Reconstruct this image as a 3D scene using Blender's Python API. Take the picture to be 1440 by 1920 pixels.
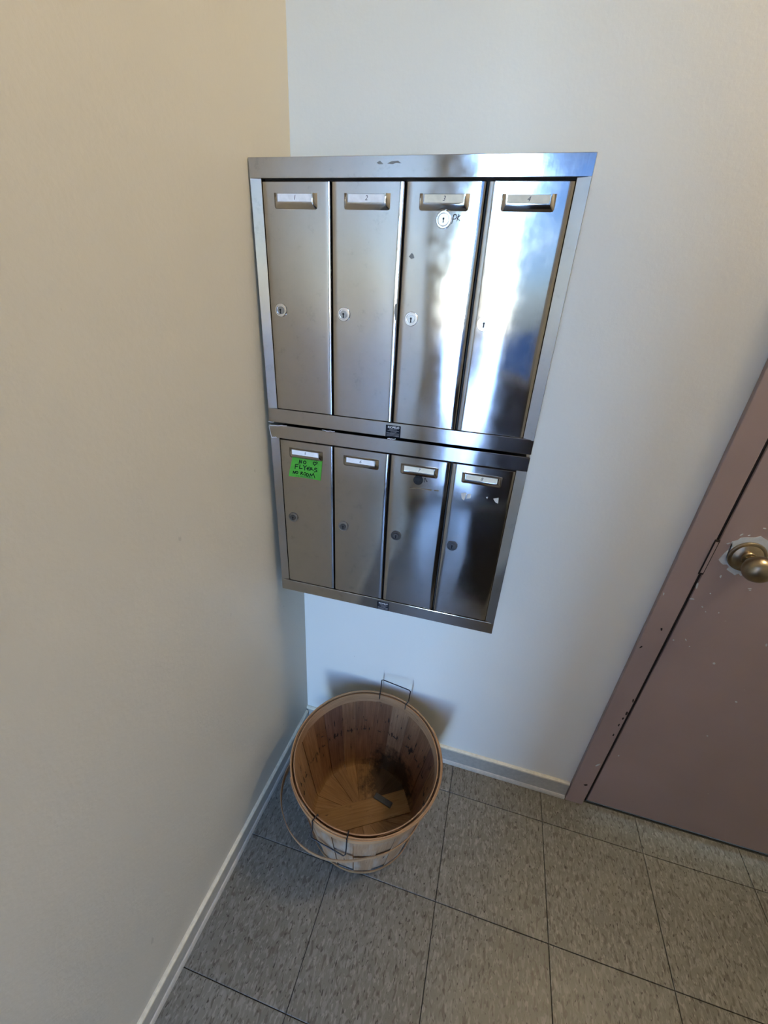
import bpy, bmesh, math, random
import numpy as np
from mathutils import Vector, Matrix, Euler
random.seed(7)
for o in list(bpy.data.objects): bpy.data.objects.remove(o)
scene = bpy.context.scene
COL = scene.collection

# ------------------------------------------------------------------ camera
CAM = np.array([0.4824, -0.9933, 1.5123]); YAW, PIT, ROLL, FPX = 0.2345, 0.4884, 0.0719, 794.46
_f = np.array([-math.sin(YAW)*math.cos(PIT), math.cos(YAW)*math.cos(PIT), -math.sin(PIT)])
_r = np.cross(_f, [0, 0, 1]); _r /= np.linalg.norm(_r); _u = np.cross(_r, _f)
_c, _s = math.cos(ROLL), math.sin(ROLL)
_r, _u = _c*_r+_s*_u, -_s*_r+_c*_u
cd = bpy.data.cameras.new('camera'); cam = bpy.data.objects.new('camera', cd); COL.objects.link(cam)
cam.matrix_world = Matrix(((_r[0], _u[0], -_f[0], CAM[0]), (_r[1], _u[1], -_f[1], CAM[1]), (_r[2], _u[2], -_f[2], CAM[2]), (0, 0, 0, 1)))
cd.sensor_fit = 'VERTICAL'; cd.sensor_height = 32; cd.lens = FPX/1920*32; cd.clip_start = 0.02
scene.camera = cam

# ------------------------------------------------------------------ sky, exposure
w = bpy.data.worlds.new('sky'); scene.world = w; w.use_nodes = True
wn = w.node_tree.nodes; bg = wn['Background']
sky = wn.new('ShaderNodeTexSky'); sky.sky_type = 'NISHITA'; sky.sun_disc = False
sky.sun_elevation = math.radians(35); sky.sun_rotation = math.radians(70); sky.ozone_density = 5.0; sky.air_density = 1.3; sky.dust_density = 0.3
tint = wn.new('ShaderNodeMix'); tint.data_type = 'RGBA'; tint.blend_type = 'MULTIPLY'; tint.inputs[0].default_value = 1.0
tint.inputs[7].default_value = (0.92, 1.0, 1.22, 1)
w.node_tree.links.new(sky.outputs[0], tint.inputs[6]); w.node_tree.links.new(tint.outputs[2], bg.inputs[0]); bg.inputs[1].default_value = 10.0
vs = scene.view_settings; vs.view_transform = 'Standard'; vs.look = 'None'; vs.gamma = 1; vs.exposure = 0.10
vs.use_curve_mapping = False
LAMP_W = 135.0
LAMP_P = (1.43, -0.15, 2.30)
LAMP_C = (1.0, 0.79, 0.53)

# ------------------------------------------------------------------ pixel helpers
def pix(x, y, n, c):
    d = _f+(x-720)/FPX*_r-(y-960)/FPX*_u; n = np.array(n, float)
    return CAM+(c-n@CAM)/(n@d)*d
def on_z(x, y, z): return Vector(pix(x, y, (0, 0, 1), z))
def on_y(x, y, yy): return Vector(pix(x, y, (0, 1, 0), yy))

# ------------------------------------------------------------------ materials
def newmat(name):
    m = bpy.data.materials.new(name); m.use_nodes = True
    nt = m.node_tree; return m, nt, nt.nodes['Principled BSDF']
def N(nt, t, **kw):
    n = nt.nodes.new(t)
    for k, v in kw.items():
        if k in n.inputs: n.inputs[k].default_value = v
        else: setattr(n, k, v)
    return n
def ramp(nt, src, stops):
    r = nt.nodes.new('ShaderNodeValToRGB'); e = r.color_ramp.elements
    while len(e) < len(stops): e.new(0.5)
    for k, (p, c) in enumerate(stops):
        e[k].position = p; e[k].color = (*c, 1) if len(c) == 3 else c
    nt.links.new(src, r.inputs[0]); return r
def mapping(nt, src, scale, loc=(0, 0, 0)):
    m = nt.nodes.new('ShaderNodeMapping'); m.inputs['Scale'].default_value = scale; m.inputs['Location'].default_value = loc
    nt.links.new(src, m.inputs['Vector']); return m.outputs[0]
def mix(nt, f, a, b, mode='MIX'):
    m = nt.nodes.new('ShaderNodeMix'); m.data_type = 'RGBA'; m.blend_type = mode
    for s, v in ((m.inputs[0], f), (m.inputs[6], a), (m.inputs[7], b)):
        if hasattr(v, 'is_linked'): nt.links.new(v, s)
        elif isinstance(v, (int, float)): s.default_value = v
        else: s.default_value = (*v, 1)
    return m.outputs[2]
def bump(nt, bsdf, h, strength, dist):
    b = nt.nodes.new('ShaderNodeBump'); b.inputs['Strength'].default_value = strength; b.inputs['Distance'].default_value = dist
    nt.links.new(h, b.inputs['Height']); nt.links.new(b.outputs[0], bsdf.inputs['Normal'])
def plain(name, col, rough=0.5, metal=0.0, spec=0.5):
    m, nt, b = newmat(name)
    tc = N(nt, 'ShaderNodeTexCoord')
    n = N(nt, 'ShaderNodeTexNoise', Scale=90.0, Detail=3.0); nt.links.new(tc.outputs['Object'], n.inputs['Vector'])
    r = ramp(nt, n.outputs[0], [(0.3, tuple(c*0.9 for c in col)), (0.7, tuple(min(1, c*1.08) for c in col))])
    nt.links.new(r.outputs[0], b.inputs['Base Color'])
    b.inputs['Roughness'].default_value = rough; b.inputs['Metallic'].default_value = metal
    b.inputs['Specular IOR Level'].default_value = spec
    return m

def wall_mat(name, col, rough=0.42):
    m, nt, b = newmat(name)
    g = N(nt, 'ShaderNodeNewGeometry')
    n1 = N(nt, 'ShaderNodeTexNoise', Scale=2.2, Detail=4.0); nt.links.new(g.outputs['Position'], n1.inputs['Vector'])
    n2 = N(nt, 'ShaderNodeTexNoise', Scale=130.0, Detail=3.0); nt.links.new(g.outputs['Position'], n2.inputs['Vector'])
    n3 = N(nt, 'ShaderNodeTexNoise', Scale=9.0, Detail=6.0, Roughness=0.7); nt.links.new(g.outputs['Position'], n3.inputs['Vector'])
    base = ramp(nt, n1.outputs[0], [(0.3, tuple(c*0.965 for c in col)), (0.7, col)])
    # sparse scuffs and small chips
    sc = N(nt, 'ShaderNodeTexNoise', Scale=1.0, Detail=4.0); nt.links.new(mapping(nt, g.outputs['Position'], (26, 26, 14), (3, 1, 7)), sc.inputs['Vector'])
    scm = ramp(nt, sc.outputs[0], [(0.735, (0, 0, 0)), (0.75, (1, 1, 1))])
    c2 = mix(nt, scm.outputs[0], base.outputs[0], tuple(c*0.8 for c in col))
    nt.links.new(c2, b.inputs['Base Color'])
    b.inputs['Roughness'].default_value = rough; b.inputs['Specular IOR Level'].default_value = 0.35
    mx = N(nt, 'ShaderNodeMath', operation='MULTIPLY_ADD'); nt.links.new(n3.outputs[0], mx.inputs[0]); mx.inputs[1].default_value = 3.0
    nt.links.new(n2.outputs[0], mx.inputs[2])
    bump(nt, b, mx.outputs[0], 0.25, 0.0012)
    return m
M = {}
M['wall_left'] = wall_mat('cream_wall_paint', (0.545, 0.525, 0.45))
M['wall'] = wall_mat('pale_grey_wall_paint', (0.735, 0.745, 0.705))
M['ceiling'] = wall_mat('white_ceiling_paint', (0.78, 0.77, 0.74), 0.7)

def tile_mat():
    m, nt, b = newmat('vinyl_tile')
    g = N(nt, 'ShaderNodeNewGeometry'); oi = N(nt, 'ShaderNodeObjectInfo')
    pos = g.outputs['Position']
    big = N(nt, 'ShaderNodeTexNoise', Scale=5.0, Detail=5.0, Roughness=0.65); nt.links.new(pos, big.inputs['Vector'])
    base = ramp(nt, big.outputs[0], [(0.3, (0.132, 0.130, 0.108)), (0.7, (0.182, 0.178, 0.150))])
    c = base.outputs[0]
    for k, (sc, th, col, off) in enumerate([((120, 46, 80), 0.56, (0.205, 0.202, 0.178), 0), ((150, 58, 60), 0.62, (0.245, 0.24, 0.21), 11), ((130, 50, 80), 0.60, (0.105, 0.096, 0.076), 23), ((190, 85, 60), 0.665, (0.045, 0.040, 0.032), 37)]):
        n = N(nt, 'ShaderNodeTexNoise', Scale=1.0, Detail=1.5, Roughness=0.5, Distortion=0.6)
        nt.links.new(mapping(nt, pos, sc, (off, off*1.7, 0)), n.inputs['Vector'])
        r = ramp(nt, n.outputs[0], [(th-0.03, (0, 0, 0)), (th+0.05, (1, 1, 1))])
        c = mix(nt, r.outputs[0], c, col)
    rr = N(nt, 'ShaderNodeMapRange'); nt.links.new(oi.outputs['Random'], rr.inputs[0])
    rr.inputs[3].default_value = 0.92; rr.inputs[4].default_value = 1.06
    cc = N(nt, 'ShaderNodeVectorMath', operation='SCALE'); nt.links.new(c, cc.inputs[0]); nt.links.new(rr.outputs[0], cc.inputs['Scale'])
    nt.links.new(cc.outputs[0], b.inputs['Base Color'])
    rn = N(nt, 'ShaderNodeTexNoise', Scale=22.0, Detail=5.0); nt.links.new(pos, rn.inputs['Vector'])
    rm = N(nt, 'ShaderNodeMapRange'); nt.links.new(rn.outputs[0], rm.inputs[0]); rm.inputs[3].default_value = 0.30; rm.inputs[4].default_value = 0.55
    nt.links.new(rm.outputs[0], b.inputs['Roughness'])
    bn = N(nt, 'ShaderNodeTexNoise', Scale=1.0, Detail=3.0); nt.links.new(mapping(nt, pos, (140, 60, 60)), bn.inputs['Vector'])
    bump(nt, b, bn.outputs[0], 0.3, 0.0012)
    return m
M['tile'] = tile_mat()
M['grout'] = plain('dark_tile_joint', (0.03, 0.027, 0.022), 0.9)

def steel_mat(name, base=(0.415, 0.40, 0.385), r0=0.06, r1=0.17, wob=0.3):
    m, nt, b = newmat(name)
    g = N(nt, 'ShaderNodeNewGeometry'); pos = g.outputs['Position']
    n1 = N(nt, 'ShaderNodeTexNoise', Scale=14.0, Detail=6.0, Roughness=0.7); nt.links.new(pos, n1.inputs['Vector'])
    br = N(nt, 'ShaderNodeTexNoise', Scale=1.0, Detail=3.0); nt.links.new(mapping(nt, pos, (1200, 40, 12)), br.inputs['Vector'])
    add = N(nt, 'ShaderNodeMath', operation='MULTIPLY_ADD'); nt.links.new(br.outputs[0], add.inputs[0]); add.inputs[1].default_value = 0.25; nt.links.new(n1.outputs[0], add.inputs[2])
    mr = N(nt, 'ShaderNodeMapRange'); nt.links.new(add.outputs[0], mr.inputs[0]); mr.inputs[1].default_value = 0.4; mr.inputs[2].default_value = 0.9; mr.inputs[3].default_value = r0; mr.inputs[4].default_value = r1
    nt.links.new(mr.outputs[0], b.inputs['Roughness'])
    sm = N(nt, 'ShaderNodeTexNoise', Scale=40.0, Detail=8.0, Roughness=0.75); nt.links.new(pos, sm.inputs['Vector'])
    cr = ramp(nt, sm.outputs[0], [(0.28, tuple(c*0.82 for c in base)), (0.42, base), (0.8, tuple(min(1, c*1.06) for c in base))])
    nt.links.new(cr.outputs[0], b.inputs['Base Color']); b.inputs['Metallic'].default_value = 1.0
    wv = N(nt, 'ShaderNodeTexNoise', Scale=1.0, Detail=1.0); nt.links.new(mapping(nt, pos, (11, 11, 5), (2, 0, 4)), wv.inputs['Vector'])
    bump(nt, b, wv.outputs[0], wob, 0.004)
    return m
M['steel'] = steel_mat('brushed_stainless_steel')
M['chrome'] = plain('chrome', (0.72, 0.71, 0.70), 0.16, 1.0)
M['dull_chrome'] = plain('dull_chrome', (0.30, 0.30, 0.30), 0.30, 1.0)
M['dark_chrome'] = plain('tarnished_lock', (0.13, 0.13, 0.135), 0.30, 1.0)
M['black'] = plain('black_enamel', (0.010, 0.010, 0.012), 0.45, 0.0, 0.25)
M['dark'] = plain('dark_steel_interior', (0.03, 0.03, 0.034), 0.7)
M['card_white'] = plain('white_card', (0.80, 0.79, 0.80), 0.6)
M['card_cream'] = plain('cream_card', (0.74, 0.69, 0.56), 0.6)
M['ink'] = plain('black_ink', (0.008, 0.008, 0.010), 0.8, 0.0, 0.1)
M['pencil'] = plain('thin_dark_print', (0.05, 0.05, 0.06), 0.6)
M['plate'] = plain('black_maker_plate', (0.008, 0.009, 0.015), 0.7, 0.0, 0.1)
M['print'] = plain('white_print', (0.62, 0.63, 0.66), 0.6)
M['dimprint'] = plain('dim_grey_print', (0.16, 0.165, 0.19), 0.6)
M['green'] = plain('green_tape', (0.075, 0.33, 0.035), 0.7, 0.0, 0.2)
M['dark_green_ink'] = plain('faint_ink', (0.03, 0.13, 0.02), 0.6)
M['residue'] = plain('old_label_residue', (0.55, 0.52, 0.48), 0.8)
M['scratch'] = plain('brown_scratch', (0.16, 0.11, 0.05), 0.8)
M['chip'] = plain('grey_chip', (0.20, 0.20, 0.19), 0.7)
M['white_paint'] = plain('white_paint_smear', (0.72, 0.73, 0.75), 0.6)

def brown_mat():
    m, nt, b = newmat('brown_door_paint')
    g = N(nt, 'ShaderNodeNewGeometry'); pos = g.outputs['Position']
    n1 = N(nt, 'ShaderNodeTexNoise', Scale=3.0, Detail=5.0); nt.links.new(pos, n1.inputs['Vector'])
    r = ramp(nt, n1.outputs[0], [(0.3, (0.315, 0.24, 0.225)), (0.7, (0.36, 0.275, 0.26))])
    n2 = N(nt, 'ShaderNodeTexNoise', Scale=55.0, Detail=5.0, Roughness=0.6); nt.links.new(pos, n2.inputs['Vector'])
    k = ramp(nt, n2.outputs[0], [(0.735, (0, 0, 0)), (0.745, (1, 1, 1))])
    c = mix(nt, k.outputs[0], r.outputs[0], (0.50, 0.46, 0.44))
    nt.links.new(c, b.inputs['Base Color']); b.inputs['Roughness'].default_value = 0.36
    n3 = N(nt, 'ShaderNodeTexNoise', Scale=220.0, Detail=2.0); nt.links.new(pos, n3.inputs['Vector'])
    bump(nt, b, n3.outputs[0], 0.15, 0.0008)
    return m
M['brown'] = brown_mat()
M['peel'] = plain('pale_undercoat', (0.52, 0.57, 0.60), 0.5)
M['brass'] = plain('aged_brass', (0.34, 0.28, 0.19), 0.28, 1.0)
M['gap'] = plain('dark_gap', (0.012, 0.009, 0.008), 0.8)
M['base_face'] = plain('painted_baseboard', (0.38, 0.38, 0.345), 0.4)
M['base_lip'] = plain('baseboard_cream_edge', (0.70, 0.66, 0.52), 0.5)
M['base_toe'] = plain('baseboard_white_toe', (0.50, 0.485, 0.43), 0.45)

def wood_mat(name, lo, hi, stain=(0.028, 0.016, 0.010), grey=None, stains=1.0, dirt=False):
    m, nt, b = newmat(name)
    uv = N(nt, 'ShaderNodeUVMap'); src = uv.outputs[0]
    gr = N(nt, 'ShaderNodeTexNoise', Scale=1.0, Detail=5.0, Roughness=0.65, Distortion=0.4); nt.links.new(mapping(nt, src, (190, 9, 1)), gr.inputs['Vector'])
    big = N(nt, 'ShaderNodeTexNoise', Scale=1.0, Detail=3.0); nt.links.new(mapping(nt, src, (22, 7, 1), (5, 2, 0)), big.inputs['Vector'])
    c = ramp(nt, gr.outputs[0], [(0.28, lo), (0.72, hi)]).outputs[0]
    k = ramp(nt, big.outputs[0], [(0.35, (0, 0, 0)), (0.7, (1, 1, 1))])
    kk = N(nt, 'ShaderNodeMath', operation='MULTIPLY'); nt.links.new(k.outputs[0], kk.inputs[0]); kk.inputs[1].default_value = 0.45
    c = mix(nt, kk.outputs[0], c, tuple(x*0.55 for x in lo))
    if grey:
        gn = N(nt, 'ShaderNodeTexNoise', Scale=1.0, Detail=4.0); nt.links.new(mapping(nt, src, (30, 8, 1), (1, 9, 0)), gn.inputs['Vector'])
        gk = ramp(nt, gn.outputs[0], [(0.46, (0, 0, 0)), (0.72, (1, 1, 1))])
        c = mix(nt, gk.outputs[0], c, grey)
    sn = N(nt, 'ShaderNodeTexNoise', Scale=1.0, Detail=3.0, Roughness=0.7); nt.links.new(mapping(nt, src, (95, 16, 1), (7, 3, 0)), sn.inputs['Vector'])
    sout = sn.outputs[0]
    if dirt:   # rust stains cluster round the two rows of staples
        tcz = N(nt, 'ShaderNodeTexCoord'); sz = N(nt, 'ShaderNodeSeparateXYZ'); nt.links.new(tcz.outputs['Object'], sz.inputs[0])
        for zc, amp in ((0.165, 0.13), (0.215, 0.07)):
            d1 = N(nt, 'ShaderNodeMath', operation='SUBTRACT'); nt.links.new(sz.outputs[2], d1.inputs[0]); d1.inputs[1].default_value = zc
            d2 = N(nt, 'ShaderNodeMath', operation='ABSOLUTE'); nt.links.new(d1.outputs[0], d2.inputs[0])
            d3 = N(nt, 'ShaderNodeMapRange'); nt.links.new(d2.outputs[0], d3.inputs[0]); d3.inputs[1].default_value = 0.022; d3.inputs[2].default_value = 0.0; d3.inputs[4].default_value = amp
            ad = N(nt, 'ShaderNodeMath', operation='ADD'); nt.links.new(sout, ad.inputs[0]); nt.links.new(d3.outputs[0], ad.inputs[1]); sout = ad.outputs[0]
    sk = ramp(nt, sout, [(0.635, (0, 0, 0)), (0.70, (stains, stains, stains))])
    c = mix(nt, sk.outputs[0], c, stain)
    if dirt:   # clean ochre bottom boards and one dark spill stain at the back of the basket
        tc = N(nt, 'ShaderNodeTexCoord'); sx = N(nt, 'ShaderNodeSeparateXYZ'); nt.links.new(tc.outputs['Object'], sx.inputs[0])
        zr = N(nt, 'ShaderNodeMapRange'); nt.links.new(sx.outputs[2], zr.inputs[0]); zr.inputs[1].default_value = 0.045; zr.inputs[2].default_value = 0.012
        zr.inputs[4].default_value = 0.65
        oc = ramp(nt, gr.outputs[0], [(0.28, (0.20, 0.108, 0.040)), (0.72, (0.37, 0.22, 0.09))])
        c = mix(nt, zr.outputs[0], c, oc.outputs[0])
        nz = N(nt, 'ShaderNodeTexNoise', Scale=38.0, Detail=4.0, Roughness=0.7); nt.links.new(tc.outputs['Object'], nz.inputs['Vector'])
        ds = N(nt, 'ShaderNodeVectorMath', operation='DISTANCE'); nt.links.new(tc.outputs['Object'], ds.inputs[0]); ds.inputs[1].default_value = (0.065, 0.125, 0.02)
        mm = N(nt, 'ShaderNodeMath', operation='MULTIPLY_ADD'); nt.links.new(nz.outputs[0], mm.inputs[0]); mm.inputs[1].default_value = -0.16; nt.links.new(ds.outputs['Value'], mm.inputs[2])
        dr2 = N(nt, 'ShaderNodeMapRange'); nt.links.new(mm.outputs[0], dr2.inputs[0]); dr2.inputs[1].default_value = 0.035; dr2.inputs[2].default_value = -0.015; dr2.inputs[4].default_value = 0.85
        c = mix(nt, dr2.outputs[0], c, (0.022, 0.014, 0.008))
    nt.links.new(c, b.inputs['Base Color']); b.inputs['Roughness'].default_value = 0.62
    b.inputs['Specular IOR Level'].default_value = 0.3
    bump(nt, b, gr.outputs[0], 0.35, 0.0008)
    return m
M['stave'] = wood_mat('stave_wood', (0.190, 0.092, 0.040), (0.34, 0.182, 0.090), dirt=True)
M['stave_b'] = wood_mat('stave_wood_pale', (0.220, 0.120, 0.058), (0.39, 0.230, 0.122), dirt=True)
M['stave_c'] = wood_mat('stave_wood_red', (0.155, 0.070, 0.031), (0.275, 0.138, 0.066), dirt=True)
M['stave_d'] = wood_mat('stave_wood_dark', (0.135, 0.064, 0.036), (0.24, 0.125, 0.072), dirt=True)
M['stave_out'] = wood_mat('weathered_outer_stave', (0.24, 0.135, 0.070), (0.42, 0.26, 0.145), grey=(0.36, 0.315, 0.26))
M['hoop'] = wood_mat('hoop_wood', (0.30, 0.165, 0.075), (0.52, 0.32, 0.17), stains=0.6)
M['hoop_in'] = wood_mat('inner_hoop_wood', (0.27, 0.148, 0.072), (0.43, 0.255, 0.135), stains=0.6)
M['slat'] = wood_mat('bottom_slat_wood', (0.24, 0.130, 0.048), (0.39, 0.232, 0.095), stains=0.9)
M['wire'] = plain('dark_iron_wire', (0.03, 0.03, 0.035), 0.5, 0.6)
M['grey_plastic'] = plain('dark_grey_strip', (0.06, 0.065, 0.065), 0.5)

# ------------------------------------------------------------------ mesh helpers
def mesh(name, verts, faces, mat=None, parent=None, uvs=None, smooth=False, loc=None):
    me = bpy.data.meshes.new(name); me.from_pydata([tuple(v) for v in verts], [], [tuple(f) for f in faces])
    if uvs:
        ul = me.uv_layers.new(name='UVMap')
        for l in me.loops: ul.data[l.index].uv = uvs[l.vertex_index]
    bm = bmesh.new(); bm.from_mesh(me); bmesh.ops.recalc_face_normals(bm, faces=bm.faces); bm.to_mesh(me); bm.free()
    if smooth:
        me.polygons.foreach_set('use_smooth', [True]*len(me.polygons)); me.set_sharp_from_angle(angle=math.radians(38))
    return obj(name, me, mat, parent, loc)
def obj(name, me, mat=None, parent=None, loc=None):
    o = bpy.data.objects.new(name, me); COL.objects.link(o)
    if mat is not None and not me.materials: me.materials.append(M[mat] if isinstance(mat, str) else mat)
    if parent is not None: o.parent = parent
    if loc is not None: o.location = loc
    return o
def empty(name, loc=(0, 0, 0), rot=(0, 0, 0), parent=None):
    o = bpy.data.objects.new(name, None); COL.objects.link(o); o.location = loc; o.rotation_euler = rot
    o.empty_display_size = 0.05
    if parent is not None: o.parent = parent
    return o
def tag(o, label=None, cat=None, group=None, kind=None):
    if label: o['label'] = label
    if cat: o['category'] = cat
    if group: o['group'] = group
    if kind: o['kind'] = kind
    return o
def boxvf(x0, x1, y0, y1, z0, z1):
    v = [(x, y, z) for x in (x0, x1) for y in (y0, y1) for z in (z0, z1)]
    f = [(0, 1, 3, 2), (4, 6, 7, 5), (0, 4, 5, 1), (2, 3, 7, 6), (0, 2, 6, 4), (1, 5, 7, 3)]
    return v, f
def boxes(name, lst, mat, parent=None, bev=0.0, seg=2):
    bm = bmesh.new()
    for b in lst:
        v, f = boxvf(*b); vs_ = [bm.verts.new(q) for q in v]
        for q in f: bm.faces.new([vs_[i] for i in q])
    bmesh.ops.recalc_face_normals(bm, faces=bm.faces)
    if bev: bmesh.ops.bevel(bm, geom=list(bm.edges), offset=bev, segments=seg, affect='EDGES', profile=0.5)
    me = bpy.data.meshes.new(name); bm.to_mesh(me); bm.free()
    if bev:
        pass
    return obj(name, me, mat, parent)
def lathe(name, prof, mat, parent=None, n=32, axis='y', loc=None):
    """profile (r, h): revolved about -Y (h grows towards -y) or Z"""
    v = []; f = []
    for r, h in prof:
        for k in range(n):
            a = 2*math.pi*k/n
            v.append((r*math.cos(a), -h, r*math.sin(a)) if axis == 'y' else (r*math.cos(a), r*math.sin(a), h))
    for i in range(len(prof)-1):
        for k in range(n): f.append((i*n+k, i*n+(k+1) % n, (i+1)*n+(k+1) % n, (i+1)*n+k))
    f.append(tuple(range(n))); f.append(tuple((len(prof)-1)*n+k for k in range(n)))
    return mesh(name, v, f, mat, parent, smooth=True, loc=loc)
def tube(name, pts, r, mat, parent=None, n=8, closed=False):
    pts = [Vector(p) for p in pts]; v = []; f = []
    up = Vector((0, 0, 1)); prev = None
    for i, p in enumerate(pts):
        a = pts[i-1] if (i > 0 or closed) else p; b = pts[(i+1) % len(pts)] if (i < len(pts)-1 or closed) else p
        t = (b-a).normalized()
        if prev is None:
            prev = t.orthogonal().normalized()
        s = (prev-t*prev.dot(t)).normalized(); prev = s; q = t.cross(s)
        for k in range(n):
            an = 2*math.pi*k/n; v.append(p+s*(r*math.cos(an))+q*(r*math.sin(an)))
    m = len(pts)
    for i in range(m if closed else m-1):
        j = (i+1) % m
        for k in range(n): f.append((i*n+k, i*n+(k+1) % n, j*n+(k+1) % n, j*n+k))
    if not closed: f.append(tuple(range(n))); f.append(tuple((m-1)*n+k for k in range(n)))
    return mesh(name, v, f, mat, parent, smooth=True)
def strokes(name, lines, width, y0, y1, mat, parent):
    """flat ink ribbons in a local (u, v) plane: u -> x, v -> z"""
    v = []; f = []
    for ln in lines:
        P = [Vector(q) for q in ln]
        for p, q in zip(P[:-1], P[1:]):
            if (q-p).length < 1e-7: continue
            t = (q-p).normalized(); nn = Vector((-t.y, t.x))*width/2; ex = t*width*0.35; st = len(v)
            for c in (p-ex+nn, p-ex-nn, q+ex-nn, q+ex+nn):
                v.append((c.x, y0, c.y)); v.append((c.x, y1, c.y))
            f += [(st, st+2, st+4, st+6), (st+1, st+7, st+5, st+3)]+[(st+2*k, st+2*((k+1) % 4), st+2*((k+1) % 4)+1, st+2*k+1) for k in range(4)]
    return mesh(name, v, f, mat, parent)
def flake(name, poly, y0, y1, mat, parent):
    """thin irregular patch: polygon (x, z) between planes y0 (back) and y1 (front)"""
    n = len(poly); v = [(a, y0, b) for a, b in poly]+[(a, y1, b) for a, b in poly]
    bm = bmesh.new(); vv = [bm.verts.new(q) for q in v]
    for k in range(n): bm.faces.new((vv[k], vv[(k+1) % n], vv[n+(k+1) % n], vv[n+k]))
    f = bm.faces.new(vv[n:]); bmesh.ops.triangulate(bm, faces=[f])
    bmesh.ops.recalc_face_normals(bm, faces=bm.faces)
    me = bpy.data.meshes.new(name); bm.to_mesh(me); bm.free()
    return obj(name, me, mat, parent)
def text(name, s, size, u, v, y, mat, parent, shear=0.0, bold=False):
    cu = bpy.data.curves.new('t', 'FONT'); cu.body = s; cu.size = size; cu.align_x = 'CENTER'; cu.align_y = 'CENTER'
    cu.shear = shear; cu.extrude = 0.0001; cu.resolution_u = 3
    if bold: cu.offset = size*0.02
    to = bpy.data.objects.new('t', cu); COL.objects.link(to)
    bpy.context.view_layer.update()
    me = bpy.data.meshes.new_from_object(to.evaluated_get(bpy.context.evaluated_depsgraph_get()))
    bpy.data.objects.remove(to); me.transform(Matrix.Translation((u, y, v)) @ Matrix.Rotation(math.pi/2, 4, 'X'))
    me.materials.clear(); me.name = name
    return obj(name, me, mat, parent)

# ------------------------------------------------------------------ room shell
PH = 0.0291                      # the left wall stands a little out of square
RX, FY, CZ = 2.25, -2.55, 2.70   # right wall, front (entrance) wall, ceiling
DX0, DX1, DZ = 1.013, 1.86, 2.05  # door opening in the back wall
def poly_prism(name, xy, z0, z1, mat, parent=None):
    n = len(xy); v = [(x, y, z0) for x, y in xy]+[(x, y, z1) for x, y in xy]
    f = [tuple(range(n)), tuple(range(n, 2*n))]+[(k, (k+1) % n, n+(k+1) % n, n+k) for k in range(n)]
    return mesh(name, v, f, mat, parent)
tag(poly_prism('wall_left', [(0, 0), (PH*(FY-0.12), FY-0.12), (PH*(FY-0.12)-0.12, FY-0.12), (-0.12, 0.12), (0, 0.12)], 0, CZ, 'wall_left'), kind='structure',
    label='cream painted plaster wall beside the mailboxes')
tag(boxes('wall_back', [(0.0, DX0, 0, 0.12, 0, CZ), (DX1, RX+0.12, 0, 0.12, 0, CZ), (DX0, DX1, 0, 0.12, DZ, CZ)], 'wall'), kind='structure', label='pale grey painted wall carrying the mailboxes')
tag(boxes('wall_right', [(RX, RX+0.12, FY-0.12, 0, 0, CZ)], 'wall'), kind='structure')
# entrance side: full-height sidelight beside a half-glazed entrance door
WX0, WX1, WZ0, WZ1 = 0.15, 1.34, 0.06, 2.42
MX = 0.44
tag(boxes('wall_front', [(PH*FY, WX0, FY-0.12, FY, 0, CZ), (WX1, RX, FY-0.12, FY, 0, CZ), (WX0, WX1, FY-0.12, FY, WZ1, CZ)], 'wall'), kind='structure')
tag(boxes('ceiling', [(-0.3, RX+0.12, FY-0.12, 0.12, CZ, CZ+0.1)], 'ceiling'), kind='structure')
# glazed entrance
M['alu'] = plain('dark_bronze_aluminium', (0.05, 0.045, 0.04), 0.4, 0.5)
mg, ntg, bgl = newmat('clear_glass'); bgl.inputs['Roughness'].default_value = 0.0; bgl.inputs['IOR'].default_value = 1.45
tr = ntg.nodes.new('ShaderNodeBsdfTransparent'); gl = ntg.nodes.new('ShaderNodeBsdfGlossy'); gl.inputs['Roughness'].default_value = 0.0
fr = ntg.nodes.new('ShaderNodeFresnel'); ms = ntg.nodes.new('ShaderNodeMixShader')
ntg.links.new(fr.outputs[0], ms.inputs[0]); ntg.links.new(tr.outputs[0], ms.inputs[1]); ntg.links.new(gl.outputs[0], ms.inputs[2])
ntg.links.new(ms.outputs[0], ntg.nodes['Material Output'].inputs['Surface']); M['glass'] = mg
M['kick'] = plain('dark_brown_entrance_door', (0.035, 0.026, 0.022), 0.45)
wr = tag(empty('window_1', (WX0, FY-0.06, 0)), kind='structure', label='full-height glazed sidelight in a dark metal frame')
ww_ = MX-0.03-WX0
boxes('window_frame', [(0, 0.035, -0.03, 0.03, 0, WZ1), (ww_, ww_+0.06, -0.03, 0.03, 0, WZ1), (0.035, ww_, -0.03, 0.03, 0, 0.08), (0.035, ww_, -0.03, 0.03, WZ1-0.05, WZ1)], 'alu', wr)
boxes('pane', [(0.035, ww_, -0.003, 0.003, 0.08, WZ1-0.05)], 'glass', wr)
er = tag(empty('door_2', (MX+0.03, FY-0.06, 0)), kind='structure', label='pale blue entrance door with tinted glass and a dark kick plate')
dw_ = WX1-MX-0.03
boxes('door_leaf', [(0, 0.03, -0.022, 0.022, 0.006, WZ1-0.004), (0.42, dw_, -0.022, 0.022, 0.006, WZ1-0.004), (0.03, 0.42, -0.022, 0.022, 0.006, 0.98), (0.03, 0.42, -0.022, 0.022, WZ1-0.12, WZ1-0.004)], plain('pale_blue_entrance_door', (0.55, 0.59, 0.65), 0.4), er)
M['tinted'] = M['glass'].copy(); M['tinted'].name = 'tinted_glass'
[n for n in M['tinted'].node_tree.nodes if n.type == 'BSDF_TRANSPARENT'][0].inputs[0].default_value = (0.13, 0.15, 0.18, 1)
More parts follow.
